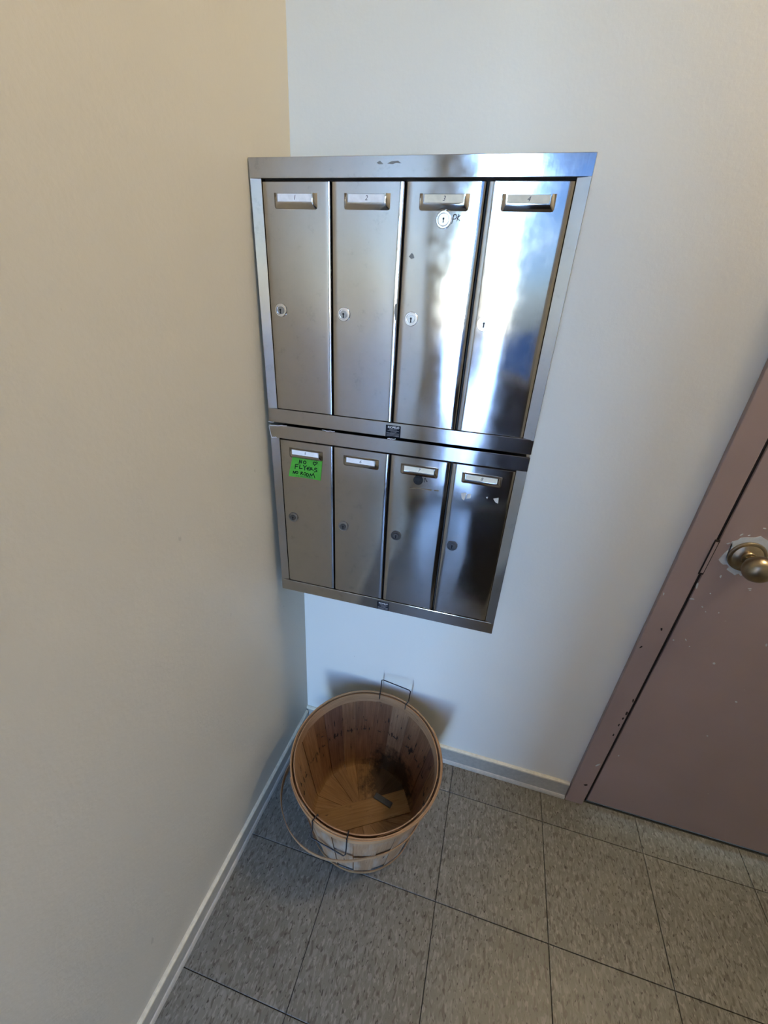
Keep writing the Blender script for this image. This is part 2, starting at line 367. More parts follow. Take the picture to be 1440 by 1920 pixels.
boxes('pane', [(0.03, 0.42, -0.003, 0.003, 0.98, WZ1-0.12)], 'tinted', er)
boxes('kick_plate', [(0.01, dw_-0.01, 0.022, 0.026, 0.02, 0.92)], 'kick', er)
tube('pull_handle', [(dw_-0.08, 0.022, 0.9), (dw_-0.08, 0.065, 0.9), (dw_-0.08, 0.065, 1.2), (dw_-0.08, 0.022, 1.2)], 0.011, 'alu', er, 10)
# daylight portal (guides sampling only)
pl = bpy.data.lights.new('portal', 'AREA'); pl.shape = 'RECTANGLE'; pl.size = WX1-WX0; pl.size_y = WZ1-WZ0; pl.cycles.is_portal = True
po = bpy.data.objects.new('daylight_portal', pl); COL.objects.link(po); po.location = ((WX0+WX1)/2, FY-0.125, (WZ0+WZ1)/2); po.rotation_euler = (math.radians(90), 0, 0)
# pavement outside
tag(boxes('pavement', [(-12, 14, FY-24, FY-0.12, -0.14, -0.04)], plain('concrete_pavement', (0.34, 0.33, 0.31), 0.9)), kind='structure')

# unseen brick wall added outside to block sky light from the right side
mb, ntb, bb = newmat('dark_brick'); gb = N(ntb, 'ShaderNodeNewGeometry'); bt = N(ntb, 'ShaderNodeTexBrick', Scale=1.0)
ntb.links.new(mapping(ntb, gb.outputs['Position'], (1, 1, 1)), bt.inputs['Vector'])
rt = N(ntb, 'ShaderNodeCombineXYZ'); sp = N(ntb, 'ShaderNodeSeparateXYZ'); ntb.links.new(gb.outputs['Position'], sp.inputs[0]); ntb.links.new(sp.outputs[1], rt.inputs[0]); ntb.links.new(sp.outputs[2], rt.inputs[1]); ntb.links.new(rt.outputs[0], bt.inputs['Vector'])
for k, v in {'Color1': (0.13, 0.065, 0.048, 1), 'Color2': (0.09, 0.045, 0.036, 1), 'Mortar': (0.16, 0.15, 0.14, 1), 'Mortar Size': 0.008, 'Brick Width': 0.22, 'Row Height': 0.075}.items(): bt.inputs[k].default_value = v
ntb.links.new(bt.outputs[0], bb.inputs['Base Color']); bb.inputs['Roughness'].default_value = 0.85
tag(boxes('wall_sky_blocker', [(-0.40, -0.05, FY-2.75, FY-0.12, -0.04, 6.0)], mb), kind='structure', label='dark brick wall added outside to block part of the sky light')

# floor: slab with single vinyl tiles
T = 0.3048; TX, TY = 0.5725, -0.4132
fl = tag(boxes('floor', [(-0.25, RX+0.12, FY-0.12, 0.12, -0.08, -0.0035)], 'grout'), kind='structure', label='speckled olive grey vinyl tile floor')
tile_cache = {}
xs = [TX+T*k for k in range(-3, 7)]; ys = [TY+T*k for k in range(-7, 3)]
for x in xs:
    for y in ys:
        x0, x1, y0, y1 = max(x, -0.12), min(x+T, RX), max(y, FY), min(y+T, 0.0)
        if x1-x0 < 0.01 or y1-y0 < 0.01: continue
        key = (round(x1-x0, 3), round(y1-y0, 3))
        if key not in tile_cache:
            g = 0.0009; a, b = x1-x0, y1-y0; e = 0.0007
            v = [(g, g, -.0035), (a-g, g, -.0035), (a-g, b-g, -.0035), (g, b-g, -.0035), (g, g, -e), (a-g, g, -e), (a-g, b-g, -e), (g, b-g, -e),
                 (g+e, g+e, 0), (a-g-e, g+e, 0), (a-g-e, b-g-e, 0), (g+e, b-g-e, 0)]
            f = [(8, 9, 10, 11)]+[(k, (k+1) % 4, 4+(k+1) % 4, 4+k) for k in range(4)]+[(4+k, 4+(k+1) % 4, 8+(k+1) % 4, 8+k) for k in range(4)]
            me = bpy.data.meshes.new('tile'); me.from_pydata(v, [], f); me.materials.append(M['tile']); tile_cache[key] = me
        obj('tile', tile_cache[key], None, fl, (x0, y0, 0))

# dark mat added behind the camera to darken the lower mailbox reflections
mt = tag(empty('reflection_mat', (0.98, -1.86, 0)), 'dark ribbed mat added out of view to darken the mailbox reflections', 'mat')
boxes('mat_base', [(-0.54, 0.54, -0.64, 0.62, 0.0005, 0.006)], plain('black_rubber', (0.012, 0.012, 0.013), 0.8), mt, bev=0.002)
boxes('mat_rib', [(-0.52, 0.52, -0.62+0.032*k, -0.62+0.032*k+0.02, 0.006, 0.010) for k in range(38)], plain('charcoal_mat_pile', (0.022, 0.021, 0.022), 0.95), mt)['kind'] = 'stuff'

# baseboards: face with a cream top lip and a white toe moulding
def baseboard(name, p0, p1, inward, H, label):
    p0, p1, inward = Vector(p0), Vector(p1), Vector(inward)
    root = tag(empty(name, (p0.x, p0.y, 0)), kind='structure', label=label)
    def ext(nm, prof, mat):
        n = len(prof); v = []
        for P in (p0, p1):
            for dd, z in prof:
                q = P+inward*dd; v.append((q.x-p0.x, q.y-p0.y, z))
        f = [tuple(range(n)), tuple(range(n, 2*n))]+[(k, (k+1) % n, n+(k+1) % n, n+k) for k in range(n)]
        mesh(nm, v, f, mat, root)
    ext('board_face', [(0, 0), (0.008, 0), (0.008, H-0.010), (0.0, H-0.010)], 'base_face')
    ext('top_lip', [(0, H-0.010), (0.0085, H-0.010), (0.0085, H-0.004), (0.004, H), (0, H)], 'base_lip')
    ext('toe_moulding', [(0.008, 0), (0.013, 0), (0.0125, 0.008), (0.0105, 0.014), (0.008, 0.016)], 'base_toe')
baseboard('baseboard_back', (0.0, 0.0), (0.955, 0.0), (0, -1), 0.082, 'painted baseboard with cream top edge below the mailboxes')
baseboard('baseboard_left', (0.0, -0.013), (PH*FY, FY), (1, -PH), 0.070, 'painted baseboard running along the cream wall')
baseboard('baseboard_right', (RX, -0.0), (RX, FY), (-1, 0), 0.075, 'painted baseboard along the wall past the brown door')

# ------------------------------------------------------------------ brown door and its frame
fr_ = tag(empty('trim_1', (DX0, 0, 0)), kind='structure', label='brown painted metal door frame')
boxes('frame_jamb', [(-0.056, 0.0, -0.013, 0.0, 0, DZ+0.056)], 'brown', fr_, bev=0.0015)
boxes('frame_jamb', [(DX1-DX0, DX1-DX0+0.056, -0.013, 0.0, 0, DZ+0.056)], 'brown', fr_, bev=0.0015)
boxes('frame_head', [(0.0, DX1-DX0, -0.013, 0.0, DZ, DZ+0.056)], 'brown', fr_, bev=0.0015)
boxes('frame_stop', [(0.0, 0.02, 0.052, 0.12, 0, DZ), (DX1-DX0-0.02, DX1-DX0, 0.052, 0.12, 0, DZ), (0.02, DX1-DX0-0.02, 0.052, 0.12, DZ-0.02, DZ)], 'gap', fr_)
boxes('strike_plate', [(-0.003, 0.0075, -0.0145, -0.0128, 0.968, 1.062)], 'gap', fr_, bev=0.0004)
boxes('strike_plate_lip', [(-0.0005, 0.0055, -0.0153, -0.0144, 0.973, 1.057)], 'brown', fr_, bev=0.0003)
GAP = 0.015
dr = tag(empty('door_1', (DX0+GAP, 0, 0)), kind='structure', label='brown painted slab door with worn paint around its knob')
boxes('door_slab', [(0, DX1-DX0-GAP-0.006, 0.002, 0.047, 0.010, DZ-0.004)], 'brown', dr, bev=0.0012)
boxes('gap_shade_strip', [(-GAP, -0.0002, 0.006, 0.03, 0.0, DZ-0.004)], 'gap', dr)  # black filler standing in for the shade inside the door gap
boxes('threshold', [(0, DX1-DX0-GAP-0.006, 0.004, 0.05, -0.0005, 0.003)], 'gap', dr)
KC = Vector((1.0925, 0, 1.0265)); off = Vector((DX0+GAP, 0, 0))
kr = KC-off
lathe('knob_rose', [(0.0375, -0.002), (0.0375, 0.001), (0.0365, 0.003), (0.034, 0.004), (0.030, 0.0035), (0.026, 0.006), (0.016, 0.009), (0.0145, 0.012)], 'brass', dr, 40, loc=kr)
kn = lathe('door_knob', [(0.0125, 0.008), (0.0115, 0.022), (0.013, 0.028), (0.021, 0.032), (0.0275, 0.041), (0.0300, 0.050), (0.0290, 0.059), (0.0245, 0.067), (0.018, 0.072), (0.009, 0.0745), (0.002, 0.075)], 'brass', dr, 40, loc=kr)
# bare undercoat around the rose
S = 100/1440
outl = [(105, 860), (160, 790), (240, 700), (300, 640), (385, 560), (400, 520), (470, 480), (430, 420), (480, 360), (620, 330), (700, 270), (760, 262), (840, 255), (1000, 260), (1100, 258), (1170, 240), (1250, 220), (1330, 280), (1440, 340),
        (1560, 470), (1640, 700), (1630, 900), (1500, 1080), (1200, 1200), (900, 1230), (700, 1290), (640, 1230), (600, 1245), (540, 1275), (460, 1215), (400, 1180), (320, 1120), (345, 1085), (390, 1060), (330, 985), (220, 985), (150, 925)]
P = [on_y(1340+a*S, 990+b*S, 0.0015) for a, b in outl]
flake('bare_patch', [(q.x-off.x, q.z) for q in P], 0.0022, 0.0012, 'peel', dr)
def fleck(cx, cy, w, h, mat, parent, o, yy, a=0.0, name='paint_chip'):
    pts = []
    for k in range(7):
        an = 2*math.pi*k/7; rr = random.uniform(0.6, 1.15)
        x, y = math.cos(an)*w*rr, math.sin(an)*h*rr
        q = on_y(cx+x*math.cos(a)-y*math.sin(a), cy+x*math.sin(a)+y*math.cos(a), yy); pts.append((q.x-o.x, q.z))
    return flake(name, pts, yy+0.0008, yy-0.0004, mat, parent)
for (x, y, w_, h_, a) in [(1366, 1019, 5, 1.3, -.35), (1390, 1003, 5, 1.2, -.4), (1405, 1004, 3, 1, -.1), (1351, 1081, 2.2, 3, .4), (1434, 991, 4, 1.3, .1), (1307, 1098, 2.5, 7, .35), (1297, 1123, 5, 1.5, .1), (1332, 1113, 1.5, 1.2, 0), (1317, 1138, 2, 1.2, .7),
                          (1339, 1244, 2.6, 2, 0), (1263, 1200, 1.8, 1.4, 0), (1286, 1200, 1.3, 3, -.6), (1293, 1212, 1.5, 1, 0), (1380, 1316, 2.6, 1.2, .2), (1326, 1380, 1.6, 1.4, 0), (1437, 1210, 2, 3, .2), (1406, 1104, 4, .9, 0), (1406, 1107, 2.5, 1, 0), (1323, 1147, 1.5, 1.5, 0), (1160, 1417, 1.6, 1.4, 0), (1348, 1149, 1.6, 1.2, 0)]:
    fleck(x, y, w_, h_, 'peel', dr, off, 0.0015, a)
o0 = Vector((DX0, 0, 0))
for (x, y, w_, h_, a) in [(1202, 1213, 4, 1.6, -.4), (1244, 1114, 1.6, 3, .3), (1098, 1472, 4, 1.6, 0), (1175, 1338, 2, 4, .4), (1168, 1347, 2, 3, .4), (1187, 1314, 1.6, 3, .3), (1160, 1360, 1.5, 3, .4), (1150, 1378, 1.5, 2.5, .4), (1240, 1180, 2, 3, .3), (1121, 1434, 5, 2, -.4)]:
    fleck(x, y, w_, h_, 'peel' if x in (1244, 1121) else 'gap', fr_, o0, -0.0132, a)

# ------------------------------------------------------------------ mailboxes
XL, DEP, Z4, RL, YW = 0.0128, 0.1553, 0.7643, -0.0170, 0.0024
CW = 0.564
def cabuv(x, y):      # pixel -> local (u, v) on the mailbox fronts, v from the bottom of the lower unit
    P = pix(x, y, (-YW, 1, 0), -DEP-YW*XL); a, b = P[0]-XL, P[2]-Z4
    return (a*math.cos(RL)-b*math.sin(RL), a*math.sin(RL)+b*math.cos(RL))
def bowed_panel(name, x0, x1, z0, z1, y_front, bow, mat, parent, nx=18, nz=24, seed=0):
    """sheet steel door front: rolled vertical edges, slight bulge and dents"""
    rnd = random.Random(seed); v = []; f = []
    e = 0.0035; W = x1-x0; H = z1-z0
    ph1, ph2 = rnd.uniform(0, 6), rnd.uniform(0, 6)
    us = [0, .0012/W, .0035/W]+[(.0035+(W-.007)*k/(nx-1))/W for k in range(1, nx-1)]+[1-.0035/W, 1-.0012/W, 1]
    vs2 = [0, .0012/H]+[(.0012+(H-.0024)*k/nz)/H for k in range(1, nz)]+[1-.0012/H, 1]
    for b in vs2:
        for a in us:
            d = min(a, 1-a)*W; dz = min(b, 1-b)*H
            y = 0
            if d < e: y += (1-math.sqrt(max(0, 1-(1-d/e)**2)))*0.0028
            if dz < .0012: y += (1-dz/.0012)*0.0010
            y -= bow*math.sin(math.pi*a)*math.sin(math.pi*b)**0.6
            y += bow*0.35*math.sin(2.2*a+5.2*b+ph1)*math.sin(math.pi*a)*math.sin(math.pi*b)
            v.append((x0+a*W, y_front+y, z0+b*H))
    n = len(us)
    for j in range(len(vs2)-1):
        for i in range(n-1): f.append((j*n+i, j*n+i+1, (j+1)*n+i+1, (j+1)*n+i))
    # return flanges
    rim = [i for i in range(n)]+[j*n+n-1 for j in range(1, len(vs2))]+[(len(vs2)-1)*n+i for i in range(n-2, -1, -1)]+[j*n for j in range(len(vs2)-2, 0, -1)]
    st = len(v)
    for k in rim: v.append((v[k][0], y_front+0.016, v[k][2]))
    for k in range(len(rim)):
        k2 = (k+1) % len(rim); f.append((rim[k], rim[k2], st+k2, st+k))
    return mesh(name, v, f, mat, parent, smooth=True)
def frustum(name, x0, x1, z0, z1, fx0, fx1, fz0, fz1, y0, y1, mat, parent):
    """pressed label holder: wide foot, smaller raised face with a recessed window for the card"""
    g = 0.0016
    L = [((x0, z0, x1, z1), y0), ((x0+.0012, z0+.0012, x1-.0012, z1-.0004), y0-(y0-y1)*.25), ((fx0, fz0, fx1, fz1), y1), ((fx0+g, fz0+g, fx1-g, fz1-.0006), y1), ((fx0+g, fz0+g, fx1-g, fz1-.0006), y1+0.0012)]
    v = []; f = []
    for k, ((a, b, c, d), y) in enumerate(L):
        rc = 0.004 if k < 2 else 0.0012
        ring = [(a+rc, b), (c-rc, b), (c-rc*.3, b+rc*.3), (c, b+rc), (c, d), (a, d), (a, b+rc), (a+rc*.3, b+rc*.3)]
        v += [(q[0], y, q[1]) for q in ring]
    for k in range(len(L)-1):
        for i in range(8): f.append((k*8+i, k*8+(i+1) % 8, (k+1)*8+(i+1) % 8, (k+1)*8+i))
    f.append(tuple((len(L)-1)*8+i for i in range(8)))
    return mesh(name, v, f, mat, parent, smooth=True)
def lock(parent, u, v, r, mat, dark=False):
    l = lathe('lock', [(r, -0.001), (r, 0.0034), (r*.93, 0.0044), (r*.74, 0.0044), (r*.72, 0.0022), (r*.66, 0.0022)], mat, parent, 28, loc=(u, 0, v))
    return l
def keyhole(parent, u, v, s, y):
    pts = []
    for k in range(9):
        a = math.radians(-60+300*k/8); pts.append((u+s*.32*math.cos(a), v+s*.30+s*.32*math.sin(a)))
    pts += [(u-s*.20, v-s*.75), (u+s*.20, v-s*.75)]
    pts = pts[:9]+[(u+0, v-s*.1), (u-s*.2, v-s*.7), (u+s*.2, v-s*.7)] if False else pts
    return flake('keyhole', pts[::-1], y+0.0005, y-0.0003, 'black', parent)

def rail(name, poly_uy, v0, v1, parent, vert=True):
    """prism: cross-section (a, y) swept along the other axis"""
    n = len(poly_uy); v = []
    for b in (v0, v1):
        for a, y in poly_uy: v.append((a, y, b) if vert else (b, y, a))
    f = [tuple(range(n)), tuple(range(n, 2*n))]+[(k, (k+1) % n, n+(k+1) % n, n+k) for k in range(n)]
    bm = bmesh.new(); vv = [bm.verts.new(q) for q in v]
    for q in f: bm.faces.new([vv[i] for i in q])
    bmesh.ops.recalc_face_normals(bm, faces=bm.faces)
    bmesh.ops.bevel(bm, geom=list(bm.edges), offset=0.0007, segments=2, affect='EDGES', profile=0.5)
    me = bpy.data.meshes.new(name); bm.to_mesh(me); bm.free()
    return obj(name, me, 'steel', parent)

rotc = Euler((0, RL, YW))
def cab_root(name, v0):
    o = empty(name, (0, 0, 0), rotc)
    o.location = Vector((XL, -DEP, Z4))+rotc.to_matrix() @ Vector((0, 0, v0)); return o
DU = [0.0213, 0.1523, 0.2833, 0.4150]; DWD = 0.1285
def cabinet(root, v0, H, top_h, bot_h, first, extra):
    # local v = global v - v0
    ti = 0.0032   # side rails tilt inwards
    boxes('cabinet_body', [(0.013, CW-0.004, 0.014, 0.150, 0.004, H-0.004)], 'dark', root)
    rail('side_rail', [(0.0, -ti), (0.0, 0.020), (0.0205, 0.020), (0.0205, 0.0004)], bot_h-0.002, H-top_h+0.001, root)
    rail('side_rail', [(CW, -0.0050), (CW, 0.020), (CW-0.0205, 0.020), (CW-0.0205, 0.0004)], bot_h-0.002, H-top_h+0.001, root)
    rail('top_rail', [(H-top_h, -0.0035), (H-top_h, 0.012), (H-0.002, 0.020), (H, 0.018), (H, -0.0035)], -0.0004, CW+0.0004, root, False)
    rail('bottom_rail', [(0, -0.0035), (0, 0.020), (bot_h, 0.012), (bot_h, -0.0035)], -0.0004, CW+0.0004, root, False)
    dz0, dz1 = bot_h+0.0005, H-top_h-0.0035
    for k in range(4):
        d = empty('mailbox_door', (DU[k], 0, dz0), parent=root)
        n = first+k
        bowed_panel('door_panel', 0, DWD, 0, dz1-dz0, -0.0008, [0.0006, 0.0007, 0.0011, 0.0012][k], 'steel', d, seed=n)
        ht = dz1-dz0-0.0165
        frustum('card_holder', 0.0225, 0.1050, ht-0.0240, ht, 0.0295, 0.0980, ht-0.0155, ht-0.0012, -0.0005, -0.0070, 'steel', d)
        cream = n in (3, 4, 7, 8)
        boxes('number_card', [(0.0318, 0.0957, -0.0066, -0.0058, ht-0.0132, ht-0.0022)], 'card_cream' if cream else 'card_white', d)
        text('number', str(n), 0.0098, 0.0640, ht-0.0078, -0.0068, 'pencil', d, 0.25)
        lu, lv = 0.0232, 0.1965
        lock(d, lu, lv, 0.0122, 'chrome' if n < 5 else ['dull_chrome', 'dull_chrome', 'dark_chrome', 'dark_chrome'][n-5])
        lathe('lock_plug', [(0.0069, 0.001), (0.0069, 0.0040), (0.0064, 0.0046)], 'dull_chrome' if n < 5 else 'dark_chrome', d, 24, loc=(lu, 0, lv-0.0004))
        keyhole(d, lu, lv-0.0012, 0.0064, -0.0048)
        if n in extra:
            eu, ev, er, em = extra[n]
            lock(d, eu, ev, er, em); lathe('lock_plug', [(er*.72, 0.001), (er*.72, 0.0040), (er*.66, 0.0046)], em, d, 24, loc=(eu, 0, ev))
            keyhole(d, eu, ev-0.0005, 0.0055, -0.0048)
    return dz0

up = cab_root('mailbox_cabinet', 0.4662); lo = cab_root('mailbox_cabinet', 0.0)
tag(up, 'stainless steel mailbox cabinet numbered 1 to 4, mounted above the other', 'mailbox', 'wall mailbox cabinets')
tag(lo, 'stainless steel mailbox cabinet numbered 5 to 8, above the basket', 'mailbox', 'wall mailbox cabinets')
UZ = 0.4662
cabinet(up, UZ, 0.4632, 0.0290, 0.0300, 1, {3: (0.0660, 0.3483, 0.0128, 'chrome')})
cabinet(lo, 0.0, 0.4602, 0.0300, 0.0325, 5, {7: (0.0635, 0.3445, 0.0105, 'black')})
def maker_plate(root, u0, u1, v0, v1):
    y = -0.0036
    p = empty('maker_plate', ((u0+u1)/2, y, (v0+v1)/2), parent=root)
    w2, h2 = (u1-u0)/2, (v1-v0)/2
    boxes('plate', [(-w2, w2, -0.0005, 0.0002, -h2, h2)], 'plate', p)
    text('plate_name', 'RIOPEL\u00ae', 0.0062, 0.0006, h2-0.0042, -0.0007, 'print', p, bold=True)
    rnd = random.Random(3); lines = []
    for i, (a, b) in enumerate([(-.5, .55), (-.72, .8), (-.3, .45), (-.85, .9), (-.85, .9), (-.85, .85)]):
        zz = h2-0.0085-i*0.0027; x = a*w2
        while x < b*w2-0.001:
            l = rnd.uniform(0.0010, 0.0032); lines.append([(x, zz), (min(x+l, b*w2), zz)]); x += l+0.0009
    strokes('plate_lines', lines, 0.0011, -0.00052, -0.0007, 'dimprint', p)
maker_plate(up, 0.2695, 0.3010, 0.4648-UZ+0.0008, 0.4911-UZ)
maker_plate(lo, 0.2700, 0.3010, 0.0020, 0.0260)

def flecks_uv(name, poly_px, mat, root, v0, y0=-0.0016, y1=-0.0024):
    pts = [cabuv(a, b) for a, b in poly_px]
    return flake(name, [(a, b-v0) for a, b in pts], y0, y1, mat, root)
c2 = lambda a, b: (760+a*380/1440, 260+b*380/1440)
c4 = lambda a, b: (700+a*320/1440, 780+b*320/1440)
c1 = lambda a, b: (440+a*.25, 260+b*.25)
def ink_uv(name, lines, width, mat, root, v0, y0=-0.0014, y1=-0.0024, f=lambda a, b: (a, b)):
    return strokes(name, [[(lambda q: (q[0], q[1]-v0))(cabuv(*f(a, b))) for a, b in ln] for ln in lines], width, y0, y1, mat, root)
ink_uv('handwriting', [[(330, 605), (338, 570), (346, 540), (362, 541), (368, 555), (358, 570), (338, 574)], [(380, 540), (372, 565), (366, 588)], [(391, 545), (370, 566), (388, 584)]], 0.0008, 'ink', up, UZ, f=c2)
ink_uv('handwriting', [[(431, 557), (430, 527), (440, 524), (447, 545), (456, 552)]], 0.0010, 'ink', lo, 0, f=c4)
flecks_uv('paint_chip', [c1(1308, 885), c1(1330, 858), (c1(1342, 870)), c1(1348, 895), c1(1325, 902)], 'chip', up, UZ)
flecks_uv('paint_chip', [c1(1205, 1240), c1(1216, 1235), c1(1214, 1360), c1(1205, 1362), c1(1198, 1300)], 'chip', up, UZ)
ink_uv('scratch', [[(310, 605), (380, 606), (430, 614), (490, 622)], [(460, 618), (490, 628)], [(515, 626), (550, 630)]], 0.0012, 'scratch', lo, 0, f=c4)
for poly in ([(740, 648), (790, 645), (765, 710), (745, 690)], [(795, 655), (825, 655), (820, 690), (785, 695)], [(1012, 695), (1058, 688), (1052, 735), (1030, 725)], [(950, 682), (968, 680), (962, 697)]):
    flecks_uv('label_residue', [c4(*q) for q in poly], 'residue', lo, 0)
for poly in ([(1070, 185), (1095, 170), (1120, 195), (1085, 195)], [(1150, 190), (1180, 175), (1230, 170), (1255, 190), (1215, 185), (1190, 195)]):
    flecks_uv('label_residue', [c1(*q) for q in poly], 'chip', up, UZ, -0.0034, -0.0039)
# smeared wall paint along the seams of the cabinets
rnd = random.Random(5)
c3 = lambda a, b: (470+a*300/1440, 700+b*300/1440)
def smear(name, pts, w, root, v0, f):
    L = []
    for (a, b), (c, d) in zip(pts[:-1], pts[1:]):
        k = 6; L.append([(a+(c-a)*t/k, b+(d-b)*t/k+rnd.uniform(-3, 3)) for t in range(k+1)])
    ink_uv(name, L, w, 'white_paint', root, v0, -0.0030, -0.0040, f)
smear('paint_smear', [(168, 428), (215, 436)], 0.0010, up, UZ, c3)
smear('paint_smear', [(178, 462), (330, 470)], 0.0010, lo, 0, c3)
smear('paint_smear', [(172, 470), (195, 570), (240, 572)], 0.0008, lo, 0, c3)
smear('paint_smear', [(650, 508), (760, 520)], 0.0010, lo, 0, c3)
smear('paint_smear', [(125, 186), (190, 190)], 0.0014, lo, 0, c4)

# ------------------------------------------------------------------ green tape note
gp = [(549.2, 856), (575, 859), (605, 863.3), (603.5, 880), (601.6, 900.5), (572, 895.5), (541.9, 891.8), (545, 876)]
S4 = lambda a, b: (520+a*100/1440, 830+b*80/1152)
g0 = cabuv(575, 877)
gt = empty('tape_note', (0, 0, 0), rotc); gt.location = Vector((XL, -DEP, Z4))+rotc.to_matrix() @ Vector((g0[0], 0, g0[1]))
tag(gt, 'green tape with a handwritten no-flyers note, stuck below card 5', 'tape note')
fl_ = lambda a, b: (lambda q: (q[0]-g0[0], q[1]-g0[1]))(cabuv(a, b))
flake('tape', [fl_(*q) for q in gp], -0.0014, -0.0022, 'green', gt)
def circ(cx, cy, rx, ry, n=12, a0=1.2): return [(cx+rx*math.cos(a0+2*math.pi*k/n), cy+ry*math.sin(a0+2*math.pi*k/n)) for k in range(n)]+[(cx+rx*math.cos(a0), cy+ry*math.sin(a0))]
letters = [[(600, 552), (618, 455), (655, 545), (675, 462)], circ(750, 522, 36, 36),
           [(1015, 602), (982, 555), (985, 518), (1012, 512), (1036, 538), (1060, 512), (1090, 522), (1080, 555), (1015, 602)],
           [(490, 692), (502, 580), (576, 582)], [(497, 632), (560, 632)], [(622, 590), (610, 685), (682, 692)],
           [(715, 600), (752, 655), (802, 612)], [(752, 655), (750, 732)],
           [(885, 652), (835, 658), (808, 690), (828, 726), (880, 730)], [(822, 692), (868, 690)],
           [(895, 738), (910, 665), (945, 670), (940, 698), (908, 702), (988, 738)],
           [(1078, 690), (1032, 675), (1015, 708), (1072, 738), (1078, 768), (1005, 782)],
           [(436, 822), (448, 758), (480, 825), (502, 762)], circ(540, 795, 26, 34),
           [(638, 850), (655, 782), (692, 786), (682, 815), (650, 820), (705, 856)], circ(755, 830, 30, 36), circ(822, 860, 30, 38),
           [(880, 920), (905, 830), (935, 892), (985, 822), (1022, 942)]]
strokes('lettering', [[fl_(*S4(a, b)) for a, b in ln] for ln in letters], 0.0018, -0.0020, -0.0026, 'ink', gt)
small = [[(518, 885), (528, 868), (540, 892), (550, 872)], circ(582, 888, 16, 16), [(640, 910), (650, 880), (662, 905), (675, 882), (688, 915)], circ(715, 912, 16, 18), [(750, 935), (752, 898), (780, 930), (785, 905)], [(805, 900), (812, 940), (840, 935)], [(860, 910), (858, 945)], [(885, 955), (890, 918), (905, 950), (915, 915)], circ(950, 935, 20, 20)]
strokes('small_lettering', [[fl_(*S4(a, b)) for a, b in ln] for ln in small], 0.0009, -0.0020, -0.0025, 'dark_green_ink', gt)

# ------------------------------------------------------------------ bushel basket
BX, BY = 0.3074, -0.2590
RT, RB, BH = 0.2135, 0.160, 0.314
bk = tag(empty('bushel_basket', (BX, BY, 0)), 'round slatted wooden bushel basket with wire handles on the floor', 'basket')
def rad(z): return RB+(RT-RB)*max(0, z)/BH
NS = 22
rs = random.Random(11)
for k in range(NS):
    a0 = 2*math.pi*(k+0.5)/NS+rs.uniform(-.02, .02)
    wt = 2*math.pi*RT/NS*1.09*rs.uniform(.97, 1.04); wb = 2*math.pi*RB/NS*1.04
    lay = (0.0 if k % 2 else 0.0032)+rs.uniform(0, .0006)
    top = BH-0.002-rs.uniform(0, .005)
    path = [(rad(top*t)+0.0, top*t, wb+(wt-wb)*t) for t in (1, .85, .7, .55, .4, .27, .16, .08)]
    path += [(rad(0)-.0005, 0.014, wb), (rad(0)-.008, 0.0075, wb*.97), (RB*.75, 0.0065, wb*.8), (RB*.45, 0.0065, wb*.6), (RB*.10, 0.0065, wb*.42)]
    v = []; f = []; uv = []; nc = 4; L = 0; prev = None; u0 = rs.uniform(0, 20); v0 = rs.uniform(0, 20)
    for i, (r, z, wd) in enumerate(path):
        if prev: L += math.hypot(r-prev[0], z-prev[1])
        prev = (r, z)
        inner_z = i >= 9
        for side in (0, 1):
            for c in range(nc+1):
                s = (c/nc-.5)*wd
                th = 0.0016
                if not inner_z:
                    rr = r-lay-(th if side else 0); an = s/r
                    # slats are flatter than the circle
                    rr2 = rr*(1+0.8*(1/math.cos(an)-1))-0.0008
                    q = (rr2*math.cos(a0+an), rr2*math.sin(a0+an), z)
                else:
                    zz = z+lay*.9+(th if side else 0)+(0.0003*(k % 5))
                    q = (r*math.cos(a0)-s*math.sin(a0), r*math.sin(a0)+s*math.cos(a0), zz)
                v.append(q); uv.append((u0+s, v0+L))
    row = 2*(nc+1)
    for i in range(len(path)-1):
        b = i*row
        for c in range(nc):
            f.append((b+c, b+c+1, b+row+c+1, b+row+c))
            f.append((b+nc+1+c, b+row+nc+1+c, b+row+nc+2+c, b+nc+2+c))
        f.append((b, b+row, b+row+nc+1, b+nc+1)); f.append((b+nc, b+nc+nc+1, b+row+nc+nc+1, b+row+nc))
    f.append(tuple(range(nc+1))+tuple(range(2*nc+1, nc, -1)))
    e = (len(path)-1)*row; f.append(tuple(e+q for q in range(nc+1))+tuple(e+q for q in range(2*nc+1, nc, -1)))
    so = mesh('stave', v, f, ['stave', 'stave_c', 'stave_b', 'stave', 'stave_c', 'stave_d'][(k*5+k//6) % 6], bk, uv, smooth=True)
    so.data.materials.append(M['stave_out'])
    for i in range(8):
        for c in range(nc): so.data.polygons[i*(2*nc+2)+2*c].material_index = 1
def hoop(name, fr, z0, z1, t, mat, a0=0.0, a1=2*math.pi, n=72, wob=0.0, seed=0):
    """flat wooden band; fr(angle) -> inner radius"""
    full = abs(a1-a0-2*math.pi) < 1e-6
    v = []; f = []; uv = []; m = n if full else n+1; rr = random.Random(seed); p1, p2 = rr.uniform(0, 6), rr.uniform(0, 6)
    for i in range(m):
        a = a0+(a1-a0)*i/n; r, lean = fr(a); dz = wob*math.sin(3*a+p1)+wob*.6*math.sin(7*a+p2)
        for (q, z) in ((r-lean, z0), (r, z1), (r+t, z1), (r+t-lean, z0)):
            v.append((q*math.cos(a), q*math.sin(a), z+dz)); uv.append((z+dz+(0.03 if q > r else 0), a*r))
    for i in range(n):
        j = (i+1) % m
        for c in range(4): f.append((i*4+c, i*4+(c+1) % 4, j*4+(c+1) % 4, j*4+c))
    if not full: f.append((0, 1, 2, 3)); f.append((n*4, n*4+1, n*4+2, n*4+3))
    return mesh(name, v, f, mat, bk, uv, smooth=True)
sl = (RT-RB)/BH
